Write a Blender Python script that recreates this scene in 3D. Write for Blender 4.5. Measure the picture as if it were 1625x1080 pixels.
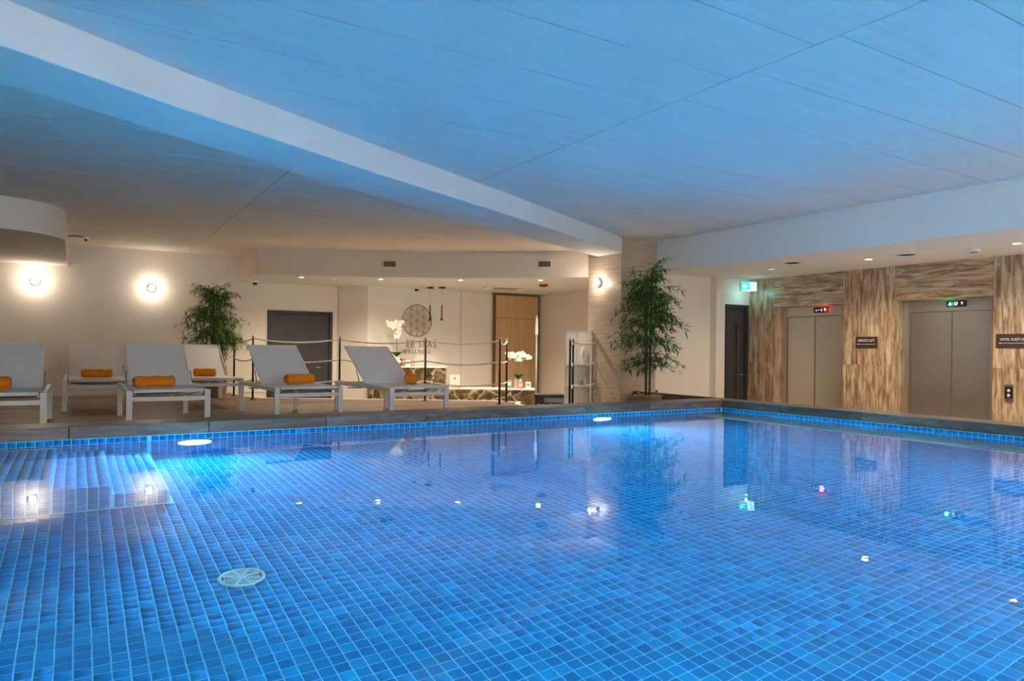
import bpy, math, random
import numpy as np
from mathutils import Vector, Matrix
random.seed(7)
PI = math.pi
for o in list(bpy.data.objects): bpy.data.objects.remove(o)
COL = bpy.context.scene.collection
SC = bpy.context.scene

# ------------------------------------------------------------------ camera, world, exposure
CAMZ = 0.845; YAW = 0.5517; ROLL = 0.0111
cd = bpy.data.cameras.new('camera'); cam = bpy.data.objects.new('camera', cd); COL.objects.link(cam)
cd.sensor_width = 36; cd.lens = 1123 / 1625 * 36; cd.shift_y = 13.8 / 1625; cd.clip_end = 100; cd.clip_start = .05
fwd = Vector((math.sin(YAW), math.cos(YAW), 0)); rgt = Vector((math.cos(YAW), -math.sin(YAW), 0)); up = Vector((0, 0, 1))
cr, sr = math.cos(ROLL), math.sin(ROLL)
rr = rgt * cr + up * sr; uu = up * cr - rgt * sr
M = Matrix(((rr.x, uu.x, -fwd.x), (rr.y, uu.y, -fwd.y), (rr.z, uu.z, -fwd.z))).to_4x4()
cam.matrix_world = Matrix.Translation((0, 0, CAMZ)) @ M
SC.camera = cam
w = bpy.data.worlds.new('world'); SC.world = w; w.use_nodes = True
w.node_tree.nodes['Background'].inputs[0].default_value = (.5, .6, .8, 1)
w.node_tree.nodes['Background'].inputs[1].default_value = 0.05
SC.view_settings.view_transform = 'Standard'; SC.view_settings.look = 'None'
SC.view_settings.exposure = 1.15; SC.view_settings.gamma = 1.0; SC.view_settings.use_curve_mapping = False
# strengths of the room's lamps and of those added out of view
POOL_L = 420.0      # underwater lamp discs
SCONCE_W = 4.2
REC_W = 62.0
NEAR_FILL_W = 88.0  # fill lamps added on the wall behind the viewer
LOBBY_W = 60.0

# ------------------------------------------------------------------ helpers
class MB:
    def __init__(s): s.v = []; s.f = []
    def box(s, x0, x1, y0, y1, z0, z1, M=None):
        n = len(s.v); P = [(x0,y0,z0),(x1,y0,z0),(x1,y1,z0),(x0,y1,z0),(x0,y0,z1),(x1,y0,z1),(x1,y1,z1),(x0,y1,z1)]
        if M is not None: P = [tuple(M @ Vector(p)) for p in P]
        s.v += P; s.f += [tuple(n+i for i in q) for q in ((0,3,2,1),(4,5,6,7),(0,1,5,4),(1,2,6,5),(2,3,7,6),(3,0,4,7))]
        return s
    def prism(s, poly, z0, z1):
        n = len(s.v); k = len(poly)
        a = sum(poly[i][0]*poly[(i+1)%k][1]-poly[(i+1)%k][0]*poly[i][1] for i in range(k))
        if a < 0: poly = poly[::-1]
        s.v += [(p[0],p[1],z0) for p in poly] + [(p[0],p[1],z1) for p in poly]
        s.f += [tuple(n+i for i in range(k))[::-1], tuple(n+k+i for i in range(k))]
        s.f += [(n+i, n+(i+1)%k, n+k+(i+1)%k, n+k+i) for i in range(k)]
        return s
    def tube(s, pts, r, k=8, caps=True, closed=False):
        pts = [Vector(p) for p in pts]; n0 = len(s.v); m = len(pts); N = None
        for i, p in enumerate(pts):
            if closed: t = pts[(i+1)%m]-pts[i-1]
            else: t = pts[min(i+1,m-1)]-pts[max(i-1,0)]
            t.normalize()
            if N is None: N = t.orthogonal().normalized()
            N = (N - t*N.dot(t)); N = N.normalized() if N.length > 1e-6 else t.orthogonal().normalized()
            B = t.cross(N); ri = r[i] if isinstance(r, (list, tuple)) else r
            for j in range(k):
                a = 2*PI*j/k; s.v.append(tuple(p + (N*math.cos(a)+B*math.sin(a))*ri))
        for i in range(m if closed else m-1):
            a0 = n0+i*k; b0 = n0+((i+1)%m)*k
            for j in range(k): s.f.append((a0+j, a0+(j+1)%k, b0+(j+1)%k, b0+j))
        if caps and not closed:
            s.f.append(tuple(n0+j for j in range(k))[::-1]); s.f.append(tuple(n0+(m-1)*k+j for j in range(k)))
        return s
    def lathe(s, prof, c=(0,0,0), k=20, axis='z'):
        n0 = len(s.v); m = len(prof)
        for r, h in prof:
            for j in range(k):
                a = 2*PI*j/k; x, y, z = r*math.cos(a), r*math.sin(a), h
                if axis == 'x': x, y, z = z, x, y
                if axis == 'y': x, y, z = y, z, x
                s.v.append((c[0]+x, c[1]+y, c[2]+z))
        for i in range(m-1):
            for j in range(k):
                s.f.append((n0+i*k+j, n0+i*k+(j+1)%k, n0+(i+1)*k+(j+1)%k, n0+(i+1)*k+j))
        if prof[0][0] > 1e-5: s.f.append(tuple(n0+j for j in range(k))[::-1])
        if prof[-1][0] > 1e-5: s.f.append(tuple(n0+(m-1)*k+j for j in range(k)))
        return s
    def quad(s, a, b, c, d):
        n = len(s.v); s.v += [tuple(a),tuple(b),tuple(c),tuple(d)]; s.f.append((n,n+1,n+2,n+3)); return s
    def poly(s, P):
        n = len(s.v); s.v += [tuple(p) for p in P]; s.f.append(tuple(range(n, n+len(P)))); return s
    def xf(s, M):
        s.v = [tuple(M @ Vector(p)) for p in s.v]; return s
    def mesh(s, name, mat, smooth=False):
        me = bpy.data.meshes.new(name); me.from_pydata(s.v, [], s.f); me.materials.append(mat)
        if smooth: me.polygons.foreach_set('use_smooth', [True]*len(me.polygons))
        me.update(); return me
    def build(s, name, mat, parent=None, smooth=False, bevel=0, seg=2):
        me = s.mesh(name, mat, smooth); o = bpy.data.objects.new(name, me); COL.objects.link(o)
        if parent is not None: o.parent = parent
        if bevel:
            b = o.modifiers.new('bevel', 'BEVEL'); b.width = bevel; b.segments = seg; b.limit_method = 'ANGLE'; b.angle_limit = .6
        return o

def tag(o, label=None, cat=None, group=None, kind=None):
    if label: o['label'] = label
    if cat: o['category'] = cat
    if group: o['group'] = group
    if kind: o['kind'] = kind
    return o
def thing(name, loc, label, cat, group=None, rz=0):
    o = bpy.data.objects.new(name, None); COL.objects.link(o); o.empty_display_size = .1
    o.location = loc; o.rotation_euler = (0, 0, rz); return tag(o, label, cat, group)
def struct(o, label=None): return tag(o, label, None, None, 'structure')
def dup(root, loc, rz, label, group=None):
    r = root.copy(); COL.objects.link(r); r.location = loc; r.rotation_euler = (0, 0, rz); r['label'] = label
    if group: r['group'] = group
    for ch in list(root.children):
        c = ch.copy(); COL.objects.link(c); c.parent = r
        for g in list(ch.children):
            d = g.copy(); COL.objects.link(d); d.parent = c
    return r
def light(name, kind, loc, e, col, size=.1, parent=None, rot=None, spot=None):
    l = bpy.data.lights.new(name, kind); l.energy = e; l.color = col
    if kind == 'AREA': l.shape = 'DISK'; l.size = size
    else: l.shadow_soft_size = size
    if kind == 'SPOT': l.spot_size = spot or 2.2; l.spot_blend = .8
    o = bpy.data.objects.new(name, l); COL.objects.link(o); o.location = loc
    if rot: o.rotation_euler = rot
    if parent: o.parent = parent
    return o

# ------------------------------------------------------------------ materials
MT = {}
def nt(name):
    m = bpy.data.materials.new(name); m.use_nodes = True; MT[name] = m
    return m, m.node_tree.nodes, m.node_tree.links, m.node_tree.nodes['Principled BSDF']
def mat(name, col, rough=.5, metal=0, bump=0, bscale=40, var=0, vscale=4, emit=None, es=0, stretch=(1,1,1), spec=None, bd=.02):
    m, N, L, b = nt(name)
    b.inputs['Base Color'].default_value = (*col, 1); b.inputs['Roughness'].default_value = rough; b.inputs['Metallic'].default_value = metal
    if spec is not None: b.inputs['Specular IOR Level'].default_value = spec
    if emit: b.inputs['Emission Color'].default_value = (*emit, 1); b.inputs['Emission Strength'].default_value = es
    if bump or var:
        tc = N.new('ShaderNodeNewGeometry'); mp = N.new('ShaderNodeMapping'); mp.inputs['Scale'].default_value = stretch
        L.new(tc.outputs['Position'], mp.inputs[0])
    if var:
        n = N.new('ShaderNodeTexNoise'); n.inputs['Scale'].default_value = vscale; n.inputs['Detail'].default_value = 6; L.new(mp.outputs[0], n.inputs['Vector'])
        r = N.new('ShaderNodeMapRange'); r.inputs[1].default_value = .25; r.inputs[2].default_value = .75; r.inputs[3].default_value = 1-var; r.inputs[4].default_value = 1+var
        L.new(n.outputs[0], r.inputs[0])
        x = N.new('ShaderNodeVectorMath'); x.operation = 'SCALE'; x.inputs[0].default_value = col; L.new(r.outputs[0], x.inputs['Scale'])
        L.new(x.outputs[0], b.inputs['Base Color'])
    if bump:
        n = N.new('ShaderNodeTexNoise'); n.inputs['Scale'].default_value = bscale; n.inputs['Detail'].default_value = 5; L.new(mp.outputs[0], n.inputs['Vector'])
        u = N.new('ShaderNodeBump'); u.inputs['Strength'].default_value = bump; u.inputs['Distance'].default_value = bd
        L.new(n.outputs[0], u.inputs['Height']); L.new(u.outputs[0], b.inputs['Normal'])
    return m
def ramp_mat(name, stops, scale, stretch, detail=8, rough=.4, dist=0, rot=(0,0,0), metal=0, bump=.2, rand=True, bd=.004, tone=0):
    m, N, L, b = nt(name)
    g = N.new('ShaderNodeNewGeometry'); mp = N.new('ShaderNodeMapping'); mp.inputs['Scale'].default_value = stretch; mp.inputs['Rotation'].default_value = rot
    src = g.outputs['Position']
    if rand:
        oi = N.new('ShaderNodeObjectInfo'); ad = N.new('ShaderNodeVectorMath'); ad.operation = 'MULTIPLY_ADD'
        ad.inputs[1].default_value = (17, 23, 31); cmb = N.new('ShaderNodeCombineXYZ')
        for i in range(3): L.new(oi.outputs['Random'], cmb.inputs[i])
        L.new(cmb.outputs[0], ad.inputs[0]); L.new(src, ad.inputs[2]); src = ad.outputs[0]
    L.new(src, mp.inputs[0])
    n = N.new('ShaderNodeTexNoise'); n.inputs['Scale'].default_value = scale; n.inputs['Detail'].default_value = detail; n.inputs['Roughness'].default_value = .65; n.inputs['Distortion'].default_value = dist
    L.new(mp.outputs[0], n.inputs['Vector'])
    r = N.new('ShaderNodeValToRGB'); e = r.color_ramp.elements
    e[0].position = stops[0][0]; e[0].color = (*stops[0][1], 1); e[1].position = stops[-1][0]; e[1].color = (*stops[-1][1], 1)
    for p, c in stops[1:-1]: q = e.new(p); q.color = (*c, 1)
    L.new(n.outputs[0], r.inputs[0]); L.new(r.outputs[0], b.inputs['Base Color'])
    if tone:
        tr = N.new('ShaderNodeMapRange'); tr.inputs[3].default_value = 1-tone; tr.inputs[4].default_value = 1+tone; L.new(oi.outputs['Random'], tr.inputs[0])
        sc = N.new('ShaderNodeVectorMath'); sc.operation = 'SCALE'; L.new(r.outputs[0], sc.inputs[0]); L.new(tr.outputs[0], sc.inputs['Scale']); L.new(sc.outputs[0], b.inputs['Base Color'])
    b.inputs['Roughness'].default_value = rough; b.inputs['Metallic'].default_value = metal
    if bump:
        u = N.new('ShaderNodeBump'); u.inputs['Strength'].default_value = bump; u.inputs['Distance'].default_value = bd
        L.new(n.outputs[0], u.inputs['Height']); L.new(u.outputs[0], b.inputs['Normal'])
    return m
def emis(name, col, s):
    m, N, L, b = nt(name); b.inputs['Base Color'].default_value = (*col, 1)
    b.inputs['Emission Color'].default_value = (*col, 1); b.inputs['Emission Strength'].default_value = s; return m

TP = .065
def tile_mat():
    m, N, L, b = nt('pool_tile')
    g = N.new('ShaderNodeNewGeometry'); a = N.new('ShaderNodeVectorMath'); a.operation = 'ADD'; a.inputs[1].default_value = (65.0, 65.0, 65.011)
    L.new(g.outputs['Position'], a.inputs[0])
    d = N.new('ShaderNodeVectorMath'); d.operation = 'SCALE'; d.inputs['Scale'].default_value = 1/TP; L.new(a.outputs[0], d.inputs[0])
    f = N.new('ShaderNodeVectorMath'); f.operation = 'FLOOR'; L.new(d.outputs[0], f.inputs[0])
    wn = N.new('ShaderNodeTexWhiteNoise'); L.new(f.outputs[0], wn.inputs['Vector'])
    r = N.new('ShaderNodeValToRGB'); e = r.color_ramp.elements
    e[0].position = 0; e[0].color = (.0008, .20, .49, 1); e[1].position = 1; e[1].color = (.006, .39, .76, 1)
    q = e.new(.45); q.color = (.001, .25, .58, 1); q = e.new(.85); q.color = (.002, .31, .66, 1)
    L.new(wn.outputs['Value'], r.inputs[0]); L.new(r.outputs[0], b.inputs['Base Color']); b.inputs['Roughness'].default_value = .6; b.inputs['Specular IOR Level'].default_value = .1
    return m
tile_mat()
mat('grout', (.33, .82, .97), .8)
# water
m, N, L, b = nt('pool_water'); N.remove(b)
gl = N.new('ShaderNodeBsdfGlass'); gl.inputs['IOR'].default_value = 1.33; gl.inputs['Roughness'].default_value = .012; gl.inputs['Color'].default_value = (.93, .98, 1, 1)
g = N.new('ShaderNodeNewGeometry'); n1 = N.new('ShaderNodeTexNoise'); n1.inputs['Scale'].default_value = 5; n1.inputs['Detail'].default_value = 3
L.new(g.outputs['Position'], n1.inputs['Vector'])
u = N.new('ShaderNodeBump'); u.inputs['Strength'].default_value = .35; u.inputs['Distance'].default_value = .0016
L.new(n1.outputs[0], u.inputs['Height']); L.new(u.outputs[0], gl.inputs['Normal']); L.new(gl.outputs[0], N['Material Output'].inputs[0])

mat('ceiling_paint', (.70, .70, .69), .75, bump=.35, bscale=9, var=.05, vscale=3, stretch=(.5, 6, 1), bd=.006)
mat('concrete_tan', (.82, .73, .65), .85, bump=.35, bscale=9, var=.08, vscale=3, stretch=(.5, 6, 1), bd=.006)  # terrace ceiling, a warmer tan than the main ceiling
mat('joint_brown', (.20, .12, .075), .9)
mat('beam_paint', (.78, .77, .75), .75, bump=.3, bscale=8, var=.05, vscale=2)
mat('wall_cream', (.80, .735, .655), .85, bump=.05, bscale=60)
mat('wall_white', (.80, .76, .70), .85)
mat('soffit_paint', (.70, .60, .49), .85)
mat('plaster_white', (.82, .79, .74), .8)
ST = [(.32,(.15,.075,.038)),(.43,(.29,.175,.10)),(.51,(.44,.305,.185)),(.59,(.57,.44,.30)),(.70,(.71,.61,.47))]
ramp_mat('travertine_upright', ST, 3.0, (7, 7, .8), 15, .35, .6)
ramp_mat('travertine_level', ST, 3.0, (.8, .8, 7), 15, .35, .6)
ramp_mat('column_stone', [(.3,(.36,.28,.215)),(.5,(.47,.38,.30)),(.7,(.58,.49,.41))], 3, (.7, .7, 11), 6, .45, .3, bump=.1, rand=False)
ramp_mat('steel', [(.3,(.56,.51,.455)),(.7,(.66,.605,.545))], 30, (9, 9, .2), 3, .27, metal=.92, bump=.03, rand=False)
mat('steel_dark', (.25, .21, .18), .4, .8)
ramp_mat('deck_wood', [(.3,(.12,.07,.045)),(.5,(.20,.125,.085)),(.72,(.31,.215,.155))], 3, (1, 14, 4), 6, .5, .3, tone=.35)
ramp_mat('coping_wood_x', [(.28,(.05,.036,.03)),(.48,(.115,.082,.065)),(.75,(.23,.175,.14))], 2.6, (1.2, 9, 9), 7, .38, .8, tone=.3)
ramp_mat('coping_wood_y', [(.28,(.05,.036,.03)),(.48,(.115,.082,.065)),(.75,(.23,.175,.14))], 2.6, (9, 1.2, 9), 7, .38, .8, tone=.3)
mat('lobby_floor', (.70, .58, .46), .35)
mat('dark_brown', (.045, .022, .02), .5)
mat('lounger_white', (.80, .80, .80), .4)
mat('sling', (.88, .86, .85), .8, bump=.15, bscale=300, bd=.002)
mat('sling_shadow', (.33, .31, .30), .8)
mat('towel_orange', (.86, .25, .005), .95, bump=.6, bscale=160, var=.08, vscale=30, bd=.006)
mat('towel_core', (.45, .09, .01), .95)
mat('door_dark', (.028, .026, .032), .45); mat('door_dark2', (.045, .042, .05), .5)
mat('black', (.010, .010, .014), .4); mat('black_matte', (.02, .02, .02), .7)
mat('chrome', (.7, .7, .72), .2, .9)
mat('rope', (.86, .82, .68), .9, bump=.6, bscale=260, bd=.004)
mat('oak', (.58, .39, .21), .5, var=.14, vscale=2.2, stretch=(8, 8, .5)); mat('oak_dark', (.16, .085, .035), .6)
mat('white_plastic', (.82, .82, .80), .4); mat('grey_plastic', (.35,.35,.36), .5)
mat('alarm_red', (.22, .008, .012), .4)
mat('emblem_wood', (.38, .26, .13), .6)
mat('leaf', (.085, .20, .03), .5, var=.45, vscale=14); mat('leaf_dark', (.045, .15, .025), .5, var=.3, vscale=10)
mat('orchid_leaf', (.03, .12, .02), .45); mat('petal', (.86, .83, .72), .7); mat('orchid_stem', (.16, .24, .03), .6)
mat('bamboo_cane', (.10, .085, .035), .55, var=.3, vscale=12, stretch=(1,1,3)); mat('cane_green', (.05, .08, .03), .5, var=.3, vscale=12)
mat('basket', (.33, .21, .12), .85, bump=.9, bscale=70, var=.35, vscale=50, bd=.01)
mat('soil', (.05,.035,.025), .9)
mat('pot_white', (.75,.73,.70), .5, var=.1, vscale=30)
mat('glass_pane', (.62,.66,.62), .1)
mat('picture_paper', (.85,.85,.83), .7)
m, N, L, b = nt('marble')
g = N.new('ShaderNodeNewGeometry'); n1 = N.new('ShaderNodeTexNoise'); n1.inputs['Scale'].default_value = 7; n1.inputs['Detail'].default_value = 9; n1.inputs['Roughness'].default_value = .7
L.new(g.outputs['Position'], n1.inputs['Vector']); r = N.new('ShaderNodeValToRGB'); e = r.color_ramp.elements
e[0].position = .3; e[0].color = (.035,.022,.01,1); e[1].position = .7; e[1].color = (.34,.25,.14,1); q = e.new(.5); q.color = (.12,.085,.035,1)
L.new(n1.outputs[0], r.inputs[0])
v = N.new('ShaderNodeTexVoronoi'); v.feature = 'DISTANCE_TO_EDGE'; v.inputs['Scale'].default_value = 2.6
nd = N.new('ShaderNodeVectorMath'); nd.operation = 'MULTIPLY_ADD'; nd.inputs[1].default_value = (.25,.25,.25); L.new(n1.outputs['Color'], nd.inputs[0]); L.new(g.outputs['Position'], nd.inputs[2]); L.new(nd.outputs[0], v.inputs['Vector'])
mr = N.new('ShaderNodeMapRange'); mr.inputs[1].default_value = .0; mr.inputs[2].default_value = .045; mr.inputs[3].default_value = 1; mr.inputs[4].default_value = 0; L.new(v.outputs[0], mr.inputs[0])
mx = N.new('ShaderNodeMixRGB'); L.new(mr.outputs[0], mx.inputs[0]); L.new(r.outputs[0], mx.inputs[1]); mx.inputs[2].default_value = (.62,.50,.42,1)
L.new(mx.outputs[0], b.inputs['Base Color']); b.inputs['Roughness'].default_value = .2
emis('pool_lamp_glow', (.30, .83, 1.0), POOL_L)
emis('bulb', (1, .88, .68), 9); emis('downlight_glow', (1, .9, .74), 5); emis('downlight_dim', (.8,.78,.74), .4)
emis('exit_green', (.02, .50, .38), 1.0); emis('exit_white', (.75, 1, .95), 1.0)
emis('led_red', (1, .03, .02), 25); emis('led_blue', (.35, .4, 1), 5); emis('led_green', (.03, 1, .35), 20); emis('led_dim', (.5,.45,.35), .5); emis('led_white', (.75,.7,1), 1.4)
X = MT

# ------------------------------------------------------------------ pool
YE, XE = 7.18, 8.03; PX0, PY0, PD = -2.5, -1.5, -1.12
WT = 0.0; CB = .027; CT = .134
def patch(name, O, U, V, nu, nv, parent, skip=None, h=.0018, gap=.0034, mt='pool_tile'):
    """nu x nv tiles on origin O, unit dirs U,V, as one mesh"""
    U = np.array(U, float); V = np.array(V, float); Nn = np.cross(U, V); O = np.array(O, float)
    i, j = np.meshgrid(np.arange(nu), np.arange(nv), indexing='ij'); i = i.ravel(); j = j.ravel()
    if skip is not None:
        k = ~skip[i, j]; i = i[k]; j = j[k]
    n = len(i); a0 = (i*TP+gap)[:, None]; a1 = ((i+1)*TP-gap)[:, None]; b0 = (j*TP+gap)[:, None]; b1 = ((j+1)*TP-gap)[:, None]
    def P(a, b, z): return O + a*U + b*V + z*Nn
    vs = np.stack([P(a0,b0,0),P(a1,b0,0),P(a1,b1,0),P(a0,b1,0),P(a0,b0,h),P(a1,b0,h),P(a1,b1,h),P(a0,b1,h)], 1).reshape(-1, 3)
    q = np.array([[4,5,6,7],[0,1,5,4],[1,2,6,5],[2,3,7,6],[3,0,4,7]])
    fs = (np.arange(n)[:, None, None]*8 + q[None]).reshape(-1, 4)
    me = bpy.data.meshes.new(name); me.vertices.add(len(vs)); me.vertices.foreach_set('co', vs.ravel().astype(np.float32))
    me.loops.add(fs.size); me.loops.foreach_set('vertex_index', fs.ravel().astype(np.int32))
    me.polygons.add(len(fs)); me.polygons.foreach_set('loop_start', (np.arange(len(fs))*4).astype(np.int32))
    try: me.polygons.foreach_set('loop_total', np.full(len(fs), 4, np.int32))
    except Exception: pass
    me.materials.append(X[mt]); me.update(); me.validate()
    o = bpy.data.objects.new(name, me); COL.objects.link(o); o.parent = parent; o['kind'] = 'stuff'; return o

basin = MB()
basin.box(PX0-.1, XE+.1, PY0-.1, YE+.1, PD-.1, PD)
basin.box(PX0-.1, XE+.1, YE, YE+.1, PD, CB); basin.box(PX0-.1, XE+.1, PY0-.1, PY0, PD, CB)
basin.box(XE, XE+.1, PY0, YE, PD, CB); basin.box(PX0-.1, PX0, PY0, YE, PD, CB)
basin = struct(basin.build('pool_basin', X['grout']), 'pale grouted pool basin lined with blue square tiles')
# steps
SY = 5.43
steps = struct(MB().box(PX0, -.137, SY, YE, PD, -.29).box(-.137, .212, SY, YE, PD, -.53).box(.212, .56, SY, YE, PD, -.785).build('pool_steps', X['grout']), 'submerged tiled steps at the left end of the pool')
# floor tiles: the 300 largest in view are objects, the others one mesh
GX0, GY0 = -1.04, 0.13
GNX = int((XE-GX0)/TP); GNY = int((YE-GY0)/TP)
gi, gj = np.meshgrid(np.arange(GNX), np.arange(GNY), indexing='ij')
cx = GX0+(gi+.5)*TP; cy = GY0+(gj+.5)*TP
rho = np.hypot(cx, cy); lo = np.full(rho.shape, .02); hi = np.full(rho.shape, 3.0)
for _ in range(40):
    el = (lo+hi)/2; ce = 1/np.sqrt(1+el*el); c = ce/1.33; R = CAMZ/el - PD/(np.sqrt(1-c*c)/c)
    big = R > rho; lo = np.where(big, el, lo); hi = np.where(big, hi, el)
dd = cx*math.sin(YAW)+cy*math.cos(YAW); ll = cx*math.cos(YAW)-cy*math.sin(YAW)
px = 812.5+1123*ll/dd; py = 553.8 + 1123*el*rho/dd - (px-812.5)*ROLL
inview = (px > 5) & (px < 1620) & (py < 1076) & (dd > .3)
order = np.argsort(np.where(inview, dd + .0*ll, 99).ravel())[:300]
skip = np.zeros((GNX, GNY), bool); skip.ravel()[order] = True
tm = MB(); g2 = .0034; h2 = .0018
tm.box(g2, TP-g2, g2, TP-g2, 0, h2); tm.f = tm.f[1:]; tme = tm.mesh('tile', X['pool_tile'])
for k in order:
    i, j = divmod(int(k), GNY); o = bpy.data.objects.new('tile', tme); COL.objects.link(o); o.parent = basin; o.location = (GX0+i*TP, GY0+j*TP, PD)
sk = skip.copy(); sk |= (cx < .60) & (cy > SY-.03)
patch('tile_field', (GX0, GY0, PD), (1,0,0), (0,1,0), GNX, GNY, basin, sk)
patch('tile_wall', (.585, YE, PD+.04), (1,0,0), (0,0,1), int((XE-.585)/TP), 17, basin)
patch('tile_wall', (PX0, YE, -.30-8*TP), (1,0,0), (0,0,1), int(3.1/TP), 13, basin)
patch('tile_riser', (-.137, SY, -.53+.002), (0,1,0), (0,0,1), 26, 3, steps); patch('tile_riser', (.212, SY, -.785+.03), (0,1,0), (0,0,1), 26, 3, steps); patch('tile_riser', (.56, SY, PD+.005), (0,1,0), (0,0,1), 26, 5, steps)
patch('tile_wall', (XE, YE-.0, PD+.04), (0,-1,0), (0,0,1), 104, 17, basin)
patch('tile_tread', (-.137-20*TP, SY, -.29), (1,0,0), (0,1,0), 20, 26, steps)
patch('tile_tread', (-.125, SY, -.53), (1,0,0), (0,1,0), 5, 26, steps)
patch('tile_tread', (.223, SY, -.785), (1,0,0), (0,1,0), 5, 26, steps)
patch('tile_riser', (-.137-20*TP, SY, -.29-.065*13), (1,0,0), (0,0,1), 20, 13, steps)
patch('tile_riser', (-.125, SY, -.53-.065*9), (1,0,0), (0,0,1), 5, 9, steps)
patch('tile_riser', (.223, SY, -.785-.065*5), (1,0,0), (0,0,1), 5, 5, steps)
water = MB(); water.quad((PX0,PY0,WT),(XE,PY0,WT),(XE,YE,WT),(PX0,YE,WT))
struct(water.build('pool_water', X['pool_water']), 'clear blue pool water with a calm reflecting surface')
# main drain
dr = thing('pool_drain', (.74, 3.85, PD+.004), 'round pale slotted drain cover on the tiled pool floor', 'drain')
MB().lathe([(.118,0),(.118,.006),(.108,.012),(.098,.012),(.098,0)], k=40).build('rim', X['white_plastic'], dr, True)
gr = MB()
for r_ in (.025,.04,.055,.07,.085): gr.tube([(r_*math.cos(a), r_*math.sin(a), .006) for a in np.linspace(0, 2*PI, 33)[:-1]], .0042, 5, closed=True)
for a in np.linspace(0, PI, 5)[:-1]: gr.box(-.1, .1, -.008, .008, .001, .010, Matrix.Rotation(a+.3, 4, 'Z'))
gr.lathe([(.022,0),(.022,.011)], k=20); gr.build('grille', X['white_plastic'], dr)
# underwater lamps
def pool_lamp(x, y, z, ax, label):
    t = thing('pool_lamp', (x, y, z), label, 'lamp')
    rot = {'-y': Matrix.Rotation(PI/2, 4, 'X'), '+y': Matrix.Rotation(-PI/2, 4, 'X'), '-x': Matrix.Rotation(-PI/2, 4, 'Y')}[ax]
    MB().lathe([(.155,0),(.155,.012),(.143,.018),(.140,.010),(.140,0)], k=32).xf(rot).build('rim', X['chrome'], t, True)
    MB().lathe([(.0001,.012),(.140,.012)], k=32).xf(rot).build('lens', X['pool_lamp_glow'], t)
    return t
pool_lamp(.95, YE-.005, -.40, '-y', 'round glowing underwater lamp in front of the middle sun lounger')
pool_lamp(5.79, YE-.005, -.40, '-y', 'round glowing underwater lamp below the stone clad column')
pool_lamp(.92, PY0+.005, -.35, '+y', 'round underwater lamp in the pool wall behind the viewer, on the left')
pool_lamp(5.6, PY0+.005, -.35, '+y', 'round underwater lamp in the pool wall behind the viewer, on the right')
pool_lamp(XE-.005, 1.6, -.35, '-x', 'added underwater lamp in the lift side pool wall outside the frame')  # unseen lamp, added for more light in the pool

# coping planks
cop = struct(MB().box(PX0-.5, XE+.39, YE+.06, YE+.40, CB-.03, CT-.03).box(XE+.05, XE+.39, -3, YE+.3, CB-.03, CT-.03).box(XE+.02,XE+.39,-3,YE+.3,-.6,CT-.04).box(XE+.34,XE+.40,YE+.3,9.5,-.6,CT-.03).build('coping', X['dark_brown']), 'raised wood grained coping around the pool')
def ylim(y): return y
xs = [PX0-.6, -1.2, -.05, 1.07, 2.19, 3.31, 4.43, 5.53, 6.63]
for a, b_ in zip(xs, xs[1:]):
    MB().box(a+.002, b_-.002, YE, YE+.42, CB, CT).build('coping_plank', X['coping_wood_x'], cop, bevel=.004)
MB().prism([(6.632,YE),(XE,YE),(XE+.42,YE+.42),(6.632,YE+.42)], CB, CT).build('coping_plank', X['coping_wood_x'], cop, bevel=.004)
ys = [YE, 6.19, 5.04, 3.89, 2.74, 1.6, .45, -.8]
MB().prism([(XE,YE-.003),(XE+.42,YE+.42),(XE+.42,6.192),(XE,6.192)], CB, CT).build('coping_plank', X['coping_wood_y'], cop, bevel=.004)
for a, b_ in zip(ys[1:], ys[2:]):
    MB().box(XE, XE+.42, b_+.002, a-.002, CB, CT).build('coping_plank', X['coping_wood_y'], cop, bevel=.004)
MB().box(XE+.33, XE+.42, YE+.424, 9.5, CB, CT).build('coping_plank', X['coping_wood_y'], cop, bevel=.004)

# ------------------------------------------------------------------ floors
DZ = -.12
deck_poly = [(-6, YE+.1), (XE+.33, YE+.1), (XE+.33, 9.4), (7.3, 9.5), (6.55, 10.15), (6.62, 10.55), (6.95, 11.0), (6.6, 11.5), (5.7, 12.1), (4.3, 13.0), (3.0, 13.75), (2.8, 14.4), (2.75, 15.5), (-6, 15.5)]
deck = struct(MB().prism(deck_poly, -.6, DZ-.02).build('deck', X['dark_brown']), 'raised timber terrace behind the pool')
def clip(poly, a, b, c):   # keep a x + b y <= c
    out = []
    for i in range(len(poly)):
        p, q = poly[i], poly[(i+1) % len(poly)]; dp = a*p[0]+b*p[1]-c; dq = a*q[0]+b*q[1]-c
        if dp <= 0: out.append(p)
        if dp*dq < 0: t = dp/(dp-dq); out.append((p[0]+t*(q[0]-p[0]), p[1]+t*(q[1]-p[1])))
    return out
def clip_rect(poly, x0, x1, y0, y1):
    for a, b, c in ((-1,0,-x0),(1,0,x1),(0,-1,-y0),(0,1,y1)):
        poly = clip(poly, a, b, c)
        if len(poly) < 3: return None
    return poly
BW = .14; y = YE+.43; row = 0
while y < 15.5:
    x = -3.0 + (row % 3)*.8
    while x < 8.4:
        c = clip_rect(deck_poly, max(x, -3), x+2.4-.003, y, y+BW-.004)
        if c:
            c2 = [c[0]]
            for p in c[1:]:
                if math.dist(p, c2[-1]) > 1e-4: c2.append(p)
            if math.dist(c2[0], c2[-1]) < 1e-4: c2.pop()
            ar = abs(sum(c2[i][0]*c2[(i+1)%len(c2)][1]-c2[(i+1)%len(c2)][0]*c2[i][1] for i in range(len(c2))))/2
            if len(c2) > 2 and ar > .01: MB().prism(c2, DZ-.02, DZ).build('deck_board', X['deck_wood'], deck)
        x += 2.4
    y += BW; row += 1
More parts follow.
